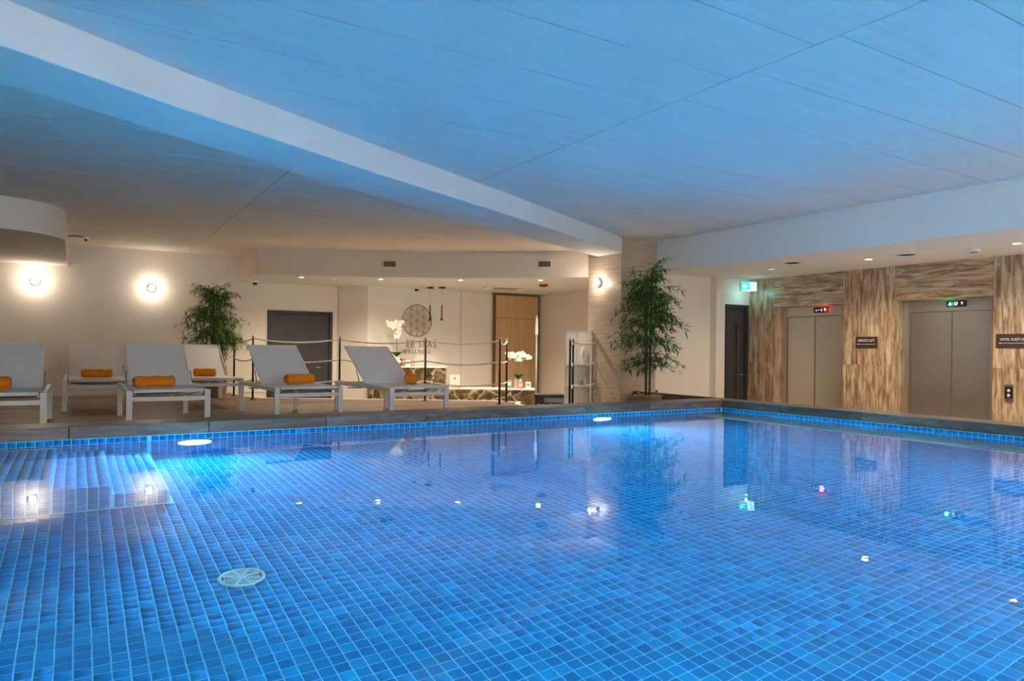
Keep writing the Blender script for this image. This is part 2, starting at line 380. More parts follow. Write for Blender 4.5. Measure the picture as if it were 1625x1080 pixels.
MB().prism([(2.78,15.4),(2.83,14.35),(3.03,13.72),(4.33,12.97),(5.73,12.07),(6.63,11.47),(6.98,11.0),(6.66,10.55),(6.58,10.2),(6.50,10.2),(6.58,10.58),(6.87,11.0),(6.55,11.42),(5.67,12.0),(4.26,12.9),(2.96,13.66),(2.75,14.35),(2.7,15.4)], DZ-.02, DZ+.004).build('deck_edge', X['wall_cream'], deck)
struct(MB().prism([(2.3,16.6),(2.3,13),(7,9),(7.5,7.6),(8.16,-6),(13,-6),(13,16.6)], -.7, -.6).build('floor', X['lobby_floor']), 'beige stone floor of the lift lobby and reception')
struct(MB().box(-6, XE+.5, -6, PY0-.12, -.1, CT-.01).box(-6, PX0-.12, PY0-.12, YE+.5, -.1, CT-.01).build('pool_deck', X['coping_wood_x']), 'timber deck on the near side of the pool')

# ------------------------------------------------------------------ ceilings
beam_front = [(-6, 1.98), (-.36, 5.0), (.7, 5.64), (2.56, 6.64), (4.62, 7.68), (8.1, 9.53)]
beam_back = [(8.1, 10.2), (5.29, 8.85), (3.2, 7.8), (1.4, 6.81), (-.41, 5.72), (-6, 2.72)]
CZ = 2.82; CL = 2.70
ceil = struct(MB().box(-6, 8.92, -6, 10.3, CZ+.012, CZ+.1).build('ceiling', X['joint_brown']), 'board marked concrete ceiling washed with blue light')
PP = .675
def panels(parent, z, xj, y0, y1, keep, off, mt='ceiling_paint'):
    for k in range(len(xj)-1):
        yy = y0 + off[k % len(off)]
        while yy < y1:
            c = [(xj[k]+.005, yy+.004), (xj[k+1]-.005, yy+.004), (xj[k+1]-.005, yy+PP-.004), (xj[k]+.005, yy+PP-.004)]
            for h in keep:
                c = clip(c, *h)
                if len(c) < 3: break
            if len(c) >= 3:
                ar = abs(sum(c[i][0]*c[(i+1)%len(c)][1]-c[(i+1)%len(c)][0]*c[i][1] for i in range(len(c))))/2
                if ar > .003: MB().prism(c, z, z+.011).build('ceiling_panel', X[mt], parent)
            yy += PP
# mid line of the beam: y = 5.35 + .53 (x+.38)
panels(ceil, CZ, [-6, -1.0, 4.03, 8.92], -6.0, 9.9, [(-.53, 1, 5.35+.53*.38), (0, 1, 9.54)], [.09, .09, -.08])
lpoly = [(-6, 2.4), (8.0, 9.8), (8.1, 9.8), (8.1, 15.5), (-6, 15.5)]
ceil2 = struct(MB().prism(lpoly, CL+.012, CL+.1).build('ceiling', X['joint_brown']), 'board marked concrete ceiling over the lounger terrace')
panels(ceil2, CL, [-6, -4.1, -1.1, 1.9, 4.95, 8.1], 2.0, 15.5, [(.53, -1, -5.35-.53*.38), (0, 1, 15.5)], [.1, -.15, .22, 0], 'concrete_tan')
struct(MB().prism(beam_front+beam_back, 2.55, CZ+.02).build('ceiling_beam', X['beam_paint'], bevel=.012), 'long pale concrete beam crossing the ceiling at a slant')
# bulkhead and lobby ceiling
struct(MB().box(8.92, 9.05, -6, 9.54, 2.262, CZ+.1).build('bulkhead', X['plaster_white'], bevel=.006), 'long smooth white bulkhead above the edge of the lift lobby')
struct(MB().box(8.925, 12.2, -6, 9.9, 2.26, 2.40).build('ceiling', X['plaster_white']), 'smooth low ceiling of the lift lobby')
# reception soffit (curved front)
sf = [(2.88, 15.5), (2.88, 13.80), (3.9, 13.37), (4.95, 12.90), (5.98, 12.28), (6.9, 11.55), (7.88, 10.69), (8.1, 10.5)]
struct(MB().prism(sf+[(8.8, 10.2), (10.2, 10.2), (10.2, 16.4), (2.88, 16.4)], 2.203, CL+.02).build('soffit', X['soffit_paint']), 'curved lowered ceiling over the reception area')
struct(MB().prism([(2.885, 15.5)]+[(a, b+.004) for a, b in sf[1:]]+[(8.8, 10.2), (10.2, 10.2), (10.2, 16.4), (2.885, 16.4)], 2.2, 2.2025).build('ceiling', X['ceiling_paint']), 'smooth pale underside of the lowered reception ceiling')
# rounded bulkhead at the left
bl = [(-.15, 15.5), (-.15, 11.75)]
for a in np.linspace(0, PI/2, 25)[1:]: bl.append((-.15-.85*(1-math.cos(a)), 11.75-.85*math.sin(a)+0))
bl += [(-6, 10.7), (-6, 15.5)]
struct(MB().prism(bl, 2.29, CL+.02).build('bulkhead', X['wall_cream'], smooth=False), 'rounded pale bulkhead at the left end of the terrace')

# ------------------------------------------------------------------ walls
WL = X['wall_cream']
struct(MB().box(-6, 3.44, 15.5, 15.7, -.65, 2.75).box(4.84, 4.95, 15.5, 15.7, -.65, 2.75).box(3.44, 4.84, 15.5, 15.7, 1.62, 2.75).build('wall_back', WL), 'long cream wall behind the sun loungers')
struct(MB().prism([(4.93,15.6),(5.39,14.76),(5.419,14.76),(5.419,15.8),(4.93,15.8)], -.65, 2.25).build('wall_return', WL), 'narrow cream return wall beside the reception')
struct(MB().box(5.42, 10.2, 14.76, 14.95, -.65, 2.25).box(7.66, 7.87, 14.70, 14.78, -.65, 2.22).build('wall_reception', X['wall_white']), 'cream wall behind the reception desk')
struct(MB().box(9.86, 10.1, 9.81, 14.755, -.65, 2.25).build('wall_right', WL), 'cream side wall of the reception')
struct(MB().box(8.9, 10.38, 9.60, 9.8, -.65, 2.3).box(10.381, 10.62, 9.45, 9.8, -.65, 2.3).build('wall_lobby', WL), 'cream wall between the column and the dark lobby door')
struct(MB().box(10.62, 11.3, 9.45, 9.62, 1.76, 2.3).build('wall_end', X['wall_white']), 'white wall above the dark lobby door')
struct(MB().box(-6.1, -6, -6, 15.6, -.65, 3).build('wall_left', WL), 'cream wall at the far left')
struct(MB().box(-6, 13, -6.1, -6, -.7, 3).build('wall_near', WL), 'cream wall behind the viewer')
struct(MB().box(-6, 3.46, 15.485, 15.5, DZ, DZ+.05).build('baseboard_back', X['wall_white']), 'low skirting at the foot of the lounger wall')
# column
colm = struct(MB().box(8.112, 8.908, 9.552, 10.458, -.6, CZ).build('column', X['column_stone']), 'stone clad column with level grain at the pool corner')
for z0, z1 in ((-.6,.60),(.60,1.80),(1.80,2.55)):
    MB().box(8.10, 8.111, 9.54, 10.47, z0+.0015, z1-.0015).build('stone_panel', X['column_stone'], colm)
for z0, z1 in ((-.6,.60),(.60,1.80),(1.80,2.82)):
    MB().box(8.112, 8.92, 9.54, 9.551, z0+.0015, z1-.0015).build('stone_panel', X['column_stone'], colm)
# lift wall of travertine panels, X = 11.3
lw = MB(); LX = 11.3
lw.box(LX+.025, LX+.5, 8.86, 9.5, -.6, 2.3).box(LX+.025, LX+.5, 7.47, 8.87, 1.73, 2.3).box(LX+.025, LX+.5, 6.53, 7.47, -.6, 2.3)
lw.box(LX+.025, LX+.5, 5.11, 6.53, 1.73, 2.3).box(LX+.025, LX+.5, -6, 5.11, -.6, 2.3)
lw = struct(lw.build('wall_lift', X['joint_brown']), 'brown travertine panelled wall around the two lifts')
def tv(y0, y1, z0, z1, level=False, x0=LX, x1=LX+.025):
    MB().box(x0, x1, y0+.0018, y1-.0018, z0+.0018, z1-.0018).build('stone_panel', X['travertine_level' if level else 'travertine_upright'], lw)
for y0, y1 in ((8.86, 9.46), (6.53, 7.44)):
    tv(y0, y1, -.6, .65); tv(y0, y1, .65, 2.26)
tv(7.44, 8.86, 1.70, 2.26, True); tv(5.08, 6.53, 1.70, 2.26, True)
tv(4.08, 5.08, -.6, .65); tv(4.08, 5.08, .65, 2.26); tv(3.0, 4.08, -.6, .65); tv(3.0, 4.08, .65, 2.26); tv(1.0, 3.0, -.6, 2.26); tv(-6, 1.0, -.6, 2.26)
for ya, yb in ((7.47, 8.86), (5.11, 6.53)):      # reveals
    MB().box(LX+.026, LX+.21, yb-.004, yb+.02, -.6, 1.70).build('stone_panel', X['travertine_upright'], lw)
    MB().box(LX+.026, LX+.21, ya-.02, ya+.004, -.6, 1.70).build('stone_panel', X['travertine_upright'], lw)
    MB().box(LX+.026, LX+.21, ya, yb, 1.70, 1.728).build('stone_panel', X['travertine_level'], lw)

# ------------------------------------------------------------------ text and LED helpers
def text(name, s, size, M, mt, parent=None, extrude=.002, spacing=1.0, xscale=1.0):
    c = bpy.data.curves.new('t', 'FONT'); c.body = s; c.size = size; c.extrude = extrude; c.space_character = spacing; c.align_x = 'CENTER'; c.align_y = 'CENTER'
    o = bpy.data.objects.new('t', c); COL.objects.link(o); bpy.context.view_layer.update()
    me = bpy.data.meshes.new_from_object(o.evaluated_get(bpy.context.evaluated_depsgraph_get())); bpy.data.objects.remove(o)
    me.name = name; me.materials.clear(); me.materials.append(mt); me.transform(M @ Matrix.Diagonal((xscale, 1, 1, 1)))
    o = bpy.data.objects.new(name, me); COL.objects.link(o)
    if parent: o.parent = parent
    return o
def face_minus_x(x, y, z): # text on a plane facing -X, reading direction -Y
    return Matrix.Translation((x, y, z)) @ Matrix(((0,0,-1,0),(-1,0,0,0),(0,1,0,0),(0,0,0,1)))
def face_minus_y(x, y, z):
    return Matrix.Translation((x, y, z)) @ Matrix.Rotation(PI/2, 4, 'X')
SEG = {'0':'abcdef','1':'bc','2':'abged','-':'g'}
def digit(mb, ch, u, w=.022, h=.044, t=.006):
    S = {'a':(0,w,h-t/2,h+t/2),'g':(0,w,h/2-t/2,h/2+t/2),'d':(0,w,-t/2,t/2),'b':(w-t/2,w+t/2,h/2,h),'c':(w-t/2,w+t/2,0,h/2),'f':(-t/2,t/2,h/2,h),'e':(-t/2,t/2,0,h/2)}
    for s in SEG[ch]:
        a, b, c, d = S[s]; mb.box(u+a, u+b, -.001, .001, c-h/2, d-h/2)
# local frame for lift fittings: x -> -Y world, y -> +X world (depth), z up
def lift(y0, y1, ytop, label, disp, red, leafsplit):
    W = y1-y0; t = thing('lift', (LX+.2, y1, -.6), label, 'lift', rz=-PI/2)   # local x runs to -Y, local y runs to +X
    H = 1.70+.6; D = H-.19
    MB().box(0.002, .13, -.0, .05, 0, H-.004).build('door_frame', X['steel'], t, bevel=.003)
    MB().box(W-.012, W-.002, -.0, .05, 0, H-.004).build('door_frame', X['steel'], t)
    MB().box(.13, W-.012, .0, .05, D, H-.004).build('header', X['steel'], t, bevel=.003)
    MB().box(.13, W-.012, .03, .10, 0, D).build('shaft_gap', X['black_matte'], t)
    m_ = .145+(W-.012-.145)*leafsplit
    MB().box(.155, m_-.006, .018, .045, 0, D-.006).build('door_leaf', X['steel'], t, bevel=.004)
    MB().box(m_+.014, W-.014, .012, .040, 0, D-.006).build('door_leaf', X['steel'], t, bevel=.004)
    MB().box(m_-.006, m_+.014, .010, .03, 0, D-.004).build('door_edge', X['steel_dark'], t)
    MB().box(.13, .155, .005, .03, 0, D).build('door_edge', X['steel_dark'], t)
    cxx = disp; dp = MB().box(cxx-.145, cxx+.145, -.012, .0, D+.06, D+.16).build('floor_display', X['black'], t, bevel=.003)
    zc = D+.11
    def tri(u, up_, mt, nm):
        s = 1 if up_ else -1; mb = MB(); P = [(u-.02, zc-.022*s), (u+.02, zc-.022*s), (u, zc+.024*s)]
        mb.poly([(p[0], -.0135, p[1]) for p in (P if up_ else P[::-1])]); mb.build(nm, mt, dp)
    tri(cxx-.09, True, X['led_dim'] if red else X['led_green'], 'up_arrow'); tri(cxx+.085, False, X['led_red'] if red else X['led_dim'], 'down_arrow')
    mb = MB()
    for ch, uu_ in (('-', -.045), ('1', -.005)) if red else (('1', -.045), ('2', -.005)):
        mb = MB(); digit(mb, ch, cxx+uu_); mb.xf(Matrix.Translation((0, -.0145, zc))); mb.build('floor_digit', X['led_blue'] if red else X['led_white'], dp)
    light('arrow_glow', 'POINT', (cxx+(.085 if red else -.09), -.05, zc), .35, (1,.05,.03) if red else (.05,1,.4), .02, t)
    return t
lift(7.47, 8.86, 1.70, 'steel service lift nearer the exit sign, its display glowing red', .86, True, .475)
lift(5.11, 6.53, 1.70, 'wide steel guest lift on the right, its display glowing green', .85, False, .5)
s1 = thing('wall_sign', (LX, 7.0, 1.025), 'small dark service lift sign between the two lifts', 'sign', rz=-PI/2)
MB().box(-.19, .19, -.012, 0, -.095, .095).build('plate', X['dark_brown'], s1, bevel=.002)
text('lettering', 'SERVICE LIFT', .058, Matrix.Translation((0,-.013,.03)) @ Matrix.Rotation(PI/2, 4, 'X'), X['white_plastic'], s1, .0008, xscale=.9)
def arrow(parent, w, both=False):
    mb = MB().box(-w, w, -.0145, -.013, -.033, -.028)
    mb.poly([(-w-.012,-.0145,-.0305),(-w+.02,-.0145,-.040),(-w+.02,-.0145,-.021)])
    if both: mb.poly([(w+.012,-.0145,-.0305),(w-.02,-.0145,-.021),(w-.02,-.0145,-.040)])
    mb.build('arrow', X['white_plastic'], parent)
arrow(s1, .155)
s2 = thing('wall_sign', (LX, 4.80, 1.04), 'dark hotel guest lifts sign with a two headed arrow, right of the wide lift', 'sign', rz=-PI/2)
MB().box(-.235, .235, -.012, 0, -.10, .10).build('plate', X['dark_brown'], s2, bevel=.002)
text('lettering', 'HOTEL GUEST LIFTS', .050, Matrix.Translation((0,-.013,.022)) @ Matrix.Rotation(PI/2, 4, 'X'), X['white_plastic'], s2, .0008, xscale=.80)
arrow(s2, .19, True)
cb = thing('call_button_panel', (LX, 4.86, .30), 'dark call button panel with two round buttons under the guest lifts sign', 'button panel', rz=-PI/2)
MB().box(-.058, .058, -.018, 0, -.125, .125).build('plate', X['steel_dark'], cb, bevel=.006)
MB().box(-.048, .048, -.021, -.018, -.075, .085).build('button_field', X['black'], cb)
for z_, u_ in ((.035, True), (-.035, False)):
    bt = MB().lathe([(.024,0),(.022,.006),(.0001,.007)], k=20).xf(Matrix.Translation((0,-.021,z_)) @ Matrix.Rotation(PI/2, 4, 'X')).build('button', X['chrome'], cb, True)

# doors
def dark_door(name, xa, xb, y, z0, z1, label, hx):
    t = struct(MB().box(xa, xa+.07, y-.03, y+.1, z0, z1).box(xb-.07, xb, y-.03, y+.1, z0, z1).box(xa+.07, xb-.07, y-.03, y+.1, z1-.07, z1).build(name, X['door_dark'], bevel=.004), label)
    MB().box(xa+.072, xb-.072, y+.02, y+.07, z0+.005, z1-.072).build('door_leaf', X['door_dark2'], t)
    MB().tube([(hx, y-.01, z0+1.0), (hx-.02, y-.05, z0+1.0), (hx-.13, y-.05, z0+1.0)], .01, 8).build('door_handle', X['chrome'], t, True)
    return t
dark_door('door_1', 3.44, 4.84, 15.5, -.6, 1.62, 'tall dark double framed door in the cream wall', 4.6)
d2 = dark_door('door_2', 10.64, 11.28, 9.47, -.6, 1.76, 'dark door at the end of the lift lobby beneath the exit sign', 11.15)
MB().box(10.98, 11.0, 9.44, 9.47, -.3, 1.4).build('pull_bar', X['steel_dark'], d2)

# ------------------------------------------------------------------ sun loungers
def fabric_strip(pts, w0, w1, th, mb):
    """pts (y,z) profile; sheet between x=w0..w1"""
    n0 = len(mb.v)
    for (yy, zz) in pts: mb.v += [(w0, yy, zz), (w1, yy, zz), (w1, yy, zz-th), (w0, yy, zz-th)]
    for i in range(len(pts)-1):
        a = n0+4*i; b = a+4
        mb.f += [(a, a+1, b+1, b), (a+3, b+3, b+2, a+2), (a, b, b+3, a+3), (a+1, a+2, b+2, b+1)]
    mb.f += [(n0, n0+3, n0+2, n0+1)]; e = n0+4*(len(pts)-1); mb.f += [(e, e+1, e+2, e+3)]
    return mb
LW, LL, LH = .88, 2.02, .45
def make_lounger(label):
    t = thing('sun_lounger', (0,0,0), label, 'sun lounger', 'sun loungers on the pool terrace')
    W = X['lounger_white']; h = LW/2
    for sx in (-1, 1):
        a = h-.062 if sx > 0 else -h
        MB().box(a, a+.062, 0, .045, 0, LH).build('leg', W, t, bevel=.004)
        MB().box(a, a+.062, LL-.05, LL, 0, LH).build('leg', W, t, bevel=.004)
        MB().box(a+.008, a+.054, .045, LL-.05, LH-.055, LH-.002).build('side_rail', W, t, bevel=.004)
        c = sx*(h-.085); MB().tube([(c, .05, LH-.045), (c, LL-.7, LH-.045)], .011, 8).build('sling_rail', W, t, True)
    MB().box(-h+.062, h-.062, .006, .040, LH-.125, LH-.075).build('crossbar', W, t, bevel=.003)
    MB().box(-h+.062, h-.062, LL-.04, LL-.01, LH-.06, LH-.015).build('crossbar', W, t, bevel=.003)
    for yy in (.4, .8, 1.2): MB().tube([(-h+.06, yy, LH-.05), (-h*.4, yy+.02, LH-.085), (h*.4, yy+.02, LH-.085), (h-.06, yy, LH-.05)], .009, 6).build('brace', X['grey_plastic'], t, True)
    seat = [(.0, LH-.02), (.012, LH+.008)] + [(q, LH+.010-.012*math.sin(PI*q/1.05)) for q in np.linspace(.05, 1.05, 12)]
    fabric_strip(seat, -h+.075, h-.075, .006, MB()).build('seat_sling', X['sling'], t, smooth=False)
    MB().tube([(-h+.075, .012, LH-.002), (h-.075, .012, LH-.002)], .013, 10).build('front_rail', W, t, True)
    # raised back
    run, rise = .82, .515; hb = .36
    yy0, zz0 = 1.02, LH+.012
    back = []
    for q in np.linspace(0, 1, 9): back.append((yy0+run*q, zz0+rise*q-.012*math.sin(PI*q)))
    fabric_strip(back, -hb, hb, .007, MB()).build('back_sling', X['sling'], t)
    MB().tube([(-hb+.008, yy0, zz0), (-hb+.008, yy0+run, zz0+rise), (hb-.008, yy0+run, zz0+rise), (hb-.008, yy0, zz0)], .011, 8).build('back_frame', W, t, True)
    for sx in (-1, 1): MB().tube([(sx*(hb+.02), 1.30, zz0+.17), (sx*(hb+.02), 1.12, LH-.07), (sx*(hb+.02), 1.62, LH-.09)], .009, 8).build('back_prop', X['chrome'], t, True)
    MB().tube([(-hb-.02, 1.62, LH-.09), (hb+.02, 1.62, LH-.09)], .009, 8).build('back_prop', X['chrome'], t, True)
    return t
LG = [  # front-centre x, front y, rotation, label
 (-.70, 8.92, .0, 'white sun lounger at the far left cut by the frame edge, front row'),
 (.92, 9.02, .0, 'white sun lounger in the front row in front of the left underwater lamp'),
 (.27, 11.95, .0, 'white sun lounger in the back row below the two wall lamps'),
 (1.86, 11.95, .0, 'white sun lounger in the back row in front of the left bamboo'),
 (2.56, 9.10, .03, 'white sun lounger in the front row before the dark door, second from the right'),
 (3.93, 8.72, .05, 'white sun lounger nearest the rope railing, at the right end of the front row')]
proto = make_lounger(LG[0][3])
for i, (x, y, a, lb) in enumerate(LG):
    if i == 0: proto.location = (x, y, DZ)
    else: dup(proto, (x, y, DZ), a, lb)
# rolled towels
def towel(x, y, z, L_, r, rz, label, squash=.82):
    t = thing('rolled_towel', (x, y, z), label, 'towel', 'orange rolled towels on the loungers', rz)
    mb = MB(); n = 26; prof = []
    for i in range(n+1):
        q = -1+2*i/n; e = r*(1-max(0, (abs(q)-.90)/.10)**2*.22)*(1+.03*math.sin(7*q+x)); prof.append((e, q*L_/2))
    mb.lathe([(.0001, -L_/2)]+prof+[(.0001, L_/2)], k=28, axis='x'); mb.v = [(vx, vy, (vz*squash+r*squash)+.004*math.sin(vx*40+vy*60)) for vx, vy, vz in mb.v]
    mb.build('roll', X['towel_orange'], t, True)
    for s in (-1, 1):
        sp = [(s*(L_/2+.001), (r*.88*(1-q/18*.9))*math.cos(q*.7), r*squash+(r*.88*squash*(1-q/18*.9))*math.sin(q*.7)) for q in range(19)]
        MB().tube(sp, .0035, 5).build('spiral_fold', X['towel_core'], t, True)
    MB().box(-L_/2+.01, L_/2-.01, -r*1.15, -r*.2, .001, .012).build('loose_end', X['towel_orange'], t, bevel=.005)
    return t
SZ = DZ+LH+.012
towel(-.86, 9.62, SZ, .48, .085, .02, 'orange rolled towel on the lounger cut by the left frame edge')
towel(.80, 9.52, SZ, .44, .080, .10, 'orange rolled towel on the front lounger by the left underwater lamp')
towel(.27, 12.55, SZ, .40, .075, .05, 'orange rolled towel on the back row lounger below the wall lamps')
towel(1.80, 12.55, SZ, .33, .078, -.05, 'orange rolled towel with a dark coiled end, on the lounger before the bamboo')
towel(2.60, 9.75, SZ, .40, .080, .25, 'orange rolled towel on the lounger in front of the dark door')
towel(4.10, 9.45, SZ, .34, .085, 1.15, 'orange rolled towel seen end on, on the lounger by the rope railing')

# ------------------------------------------------------------------ rope railing
def post(x, y, label, zt=1.04, zb=DZ):
    t = thing('rope_post', (x, y, zb), label, 'post', 'black rope railing posts'); h = zt-zb
    MB().lathe([(.055,0),(.055,.008),(.022,.012),(.022,.02)], k=18).build('base', X['black'], t, True)
    MB().lathe([(.0185,.01),(.0185,h)], k=14).build('pole', X['black'], t, True)
    MB().lathe([(.021,h-.03),(.021,h),(.0001,h+.004)], k=14).build('cap', X['chrome'], t, True)
    return t
PS = [((2.60,14.47),'black railing post partly behind the left bamboo'),((2.74,13.44),'black railing post behind the backrest of the second lounger from the right'),((4.11,12.70),'black railing post between the two right front loungers'),((5.45,11.88),'black railing post in front of the wellness lettering'),
      ((6.29,10.62),'nearer black post of the pair at the left side of the railing gap'),((6.72,11.10),'farther black post of the pair at the left side of the railing gap'),((7.20,9.80),'left black post of the pair beside the display cabinet'),((7.36,9.93),'right black post of the pair beside the display cabinet')]
for (p, lb) in PS: post(p[0], p[1], lb, 1.04)
def sag(a, b, z, s, n=10): return [(a[0]+(b[0]-a[0])*i/n, a[1]+(b[1]-a[1])*i/n, z-s*4*(i/n)*(1-i/n)) for i in range(n+(1 if True else 0))]
for z, nm in ((.99, 'top'), (.62, 'middle'), (.24, 'bottom')):
    path = []
    ring = [p for p, _ in PS[:5]]
    for a, b_ in zip(ring, ring[1:]): path += sag(a, b_, z, .065 if math.dist(a, b_) > 1.2 else .05)
    path += sag(PS[4][0], PS[5][0], z, .07 if nm == 'top' else .02)
    o = MB().tube(path, .0150, 6).build('rope', X['rope'], None, True)
    tag(o, nm + ' cream rope of the railing from the bamboo to the gap', 'rope', 'railing ropes left of the gap')
    path = sag(PS[6][0], PS[7][0], z, .07, 6) + sag(PS[7][0], (8.098, 10.25), z-.01, .03)
    o = MB().tube(path, .0150, 6).build('rope', X['rope'], None, True)
    tag(o, nm + ' cream rope running from the post pair to the stone column', 'rope', 'railing ropes right of the gap')

# ------------------------------------------------------------------ bamboo plants
def bamboo(x, y, zb, H, R, label, seed, leaf, cane, lean=0, low=.35):
    rnd = random.Random(seed); t = thing('potted_bamboo', (x, y, zb), label, 'plant')
    bk = MB(); prof = [(.12,0),(.17,.02),(.20,.12),(.215,.22),(.225,.235),(.215,.25),(.19,.245),(.18,.2)]
    b = bk.lathe(prof, k=28).build('basket', X['basket'], t, True)
    wv = MB()
    for zz in np.arange(.02, .24, .02): wv.tube([((.185+.035*min(1,zz/.15)+.004*(j % 2))*math.cos(2*PI*j/32), (.185+.035*min(1,zz/.15)+.004*(j % 2))*math.sin(2*PI*j/32), zz) for j in range(32)], .008, 5, closed=True)
    wv.build('weave', X['basket'], b, True)
    for s in (-1, 1): MB().tube([(s*.20+.05*math.cos(a)*.6, .06*math.cos(a), .24+.075*math.sin(a)) for a in np.linspace(0, PI, 10)], .014, 6).build('handle', X['basket'], b, True)
    MB().lathe([(.0001,.2),(.18,.2)], k=20).build('soil', X['soil'], t)
    canes = [(-.035, .0, -.03), (.0, .03, .0), (.035, -.01, .03), (.015, -.03, .01), (-.015, .02, -.015)]
    tops = []
    for cx_, cy_, ln in canes:
        hh = H*(.80+.18*rnd.random()); pts = []; rad = []
        for q in np.linspace(0, 1, 14): pts.append((cx_+ln*q*1.4+lean*q*q, cy_, .18+(hh-.18)*q)); rad.append(.019*(1-.5*q))
        MB().tube(pts, rad, 7).build('cane', X[cane], t, True); tops.append((pts, hh))
    fo = MB(); tw = MB()
    nb = 210
    for k in range(nb):
        pts, hh = rnd.choice(tops); q = low+(1-low)*rnd.random()**.85
        i = q*13; i0 = min(12, int(i)); f = i-i0; p = Vector(pts[i0])*(1-f)+Vector(pts[i0+1])*f
        a = rnd.random()*2*PI; env = R*(.45+.55*math.sin(PI*min(1, max(0, (q-low)/(1-low)))**.8*.92+.12))
        Lb = env*(.45+.55*rnd.random()); d = Vector((math.cos(a), math.sin(a), 0))
        m_ = 7; bp = []
        rise_ = .10+.22*rnd.random()+.35*max(0, q-.85)/.15*.8
        for s in range(m_+1):
            u_ = s/m_; bp.append(p + d*Lb*u_ + Vector((0,0,Lb*(rise_*3*u_ - .55*u_*u_*1.3))))
        tw.tube(bp, .0022, 3, caps=False)
        for s in range(2, m_+1):
            for rep in range(3 if s < m_ else 5):
                o_ = bp[s] + Vector((rnd.uniform(-.02,.02), rnd.uniform(-.02,.02), rnd.uniform(-.02,.02)))
                dirn = (d*rnd.uniform(.2,1) + Vector((rnd.uniform(-.9,.9), rnd.uniform(-.9,.9), rnd.uniform(-.75,.35)))).normalized()
                L2 = rnd.uniform(.08, .16); wd = rnd.uniform(.009, .014)
                sd = dirn.cross(Vector((rnd.uniform(-.4,.4), rnd.uniform(-.4,.4), 1))).normalized()*wd
                n0 = len(fo.v); e = o_+dirn*L2+Vector((0,0,-L2*.18)); mm = o_+dirn*L2*.4
                fo.v += [tuple(o_), tuple(mm+sd), tuple(e), tuple(mm-sd), tuple(mm+Vector((0,0,-.003)))]
                fo.f += [(n0, n0+1, n0+4), (n0+1, n0+2, n0+4), (n0+2, n0+3, n0+4), (n0+3, n0, n0+4)]
    tw.build('twigs', X[cane], t)
    f_ = fo.build('foliage', X[leaf], t); f_['kind'] = 'stuff'
    return t
bamboo(2.22, 14.35, DZ, 2.16, .60, 'tall potted bamboo at the wall behind the back row loungers', 3, 'leaf', 'bamboo_cane', low=.36)
bamboo(7.92, 8.65, DZ, 2.40, .64, 'tall potted bamboo in a basket in front of the stone column', 11, 'leaf_dark', 'cane_green', low=.22)

# ------------------------------------------------------------------ wall lamps
def sconce(x, y, z, ax, label):
    t = thing('wall_lamp', (x, y, z), label, 'wall lamp', None, 0 if ax == 'y' else -PI/2)
    R = Matrix.Rotation(PI/2, 4, 'X')
    MB().lathe([(.078,0),(.078,.03),(.062,.045),(.052,.045),(.050,.02),(.0001,.02)], k=28).xf(R).build('housing', X['chrome'], t, True)
    MB().lathe([(.0001,.03),(.028,.034),(.036,.06),(.034,.085),(.02,.105),(.0001,.11)], k=20).xf(R).build('bulb', X['bulb'], t, True)
    light('wall_lamp_light', 'POINT', (0, -.17, 0), SCONCE_W, (1, .85, .68), .035, t)
    return t
WY = 15.5
sconce(-.65, WY, 1.98, 'y', 'round glowing wall lamp at the far left of the cream wall')
sconce(1.24, WY, 1.96, 'y', 'round glowing wall lamp in the middle of the cream wall')
sconce(-2.55, WY, 1.98, 'y', 'added unseen wall lamp on the cream wall outside the frame, first')  # this and the next lamp are added beyond the frame as fill
sconce(-4.4, WY, 1.98, 'y', 'added unseen wall lamp on the cream wall outside the frame, second')
sconce(8.10, 10.15, 2.07, 'x', 'round glowing wall lamp on the stone column')

for x, lb in ((-4, 'first'), (-.8, 'second'), (2.4, 'third'), (5.6, 'fourth')):  # unseen lamps added to fill the room with soft warm light
    t = thing('wall_lamp', (x, -6, 1.9), 'added round fill lamp behind the viewer, %s from the left' % lb, 'wall lamp', None, PI)
    MB().lathe([(.12,0),(.12,.03),(.10,.045),(.0001,.045)], k=28).xf(Matrix.Rotation(PI/2, 4, 'X')).build('housing', X['chrome'], t, True)
    light('wall_lamp_light', 'POINT', (0, -.3, 0), NEAR_FILL_W, (1, .88, .76), .12, t)
# ------------------------------------------------------------------ ceiling fittings
def downlight(x, y, z, on, label, e, grp):
    t = thing('downlight', (x, y, z), label, 'ceiling light', grp)
    MB().lathe([(.062,0),(.062,-.004),(.048,-.006),(.044,-.001)], k=24).build('trim_ring', X['white_plastic'], t, True)
    MB().lathe([(.0001,-.002),(.045,-.002)], k=20).build('lens', X['downlight_glow' if on else 'downlight_dim'], t)
    if e: light('downlight_beam', 'SPOT', (0, 0, -.03), e, (1, .84, .62), .045, t, (0,0,0), 2.6)
    return t
for x, y, lb in ((3.72,13.9,'small recessed downlight left over the dark door'),(5.11,13.28,'small recessed downlight over the reception lettering'),(6.45,12.45,'small recessed downlight right of the hanging pendants'),(7.72,11.5,'small recessed downlight beside the red alarm')):
    downlight(x, y, 2.2, True, lb, REC_W*(1.9 if x > 7 else 1), 'reception downlights')

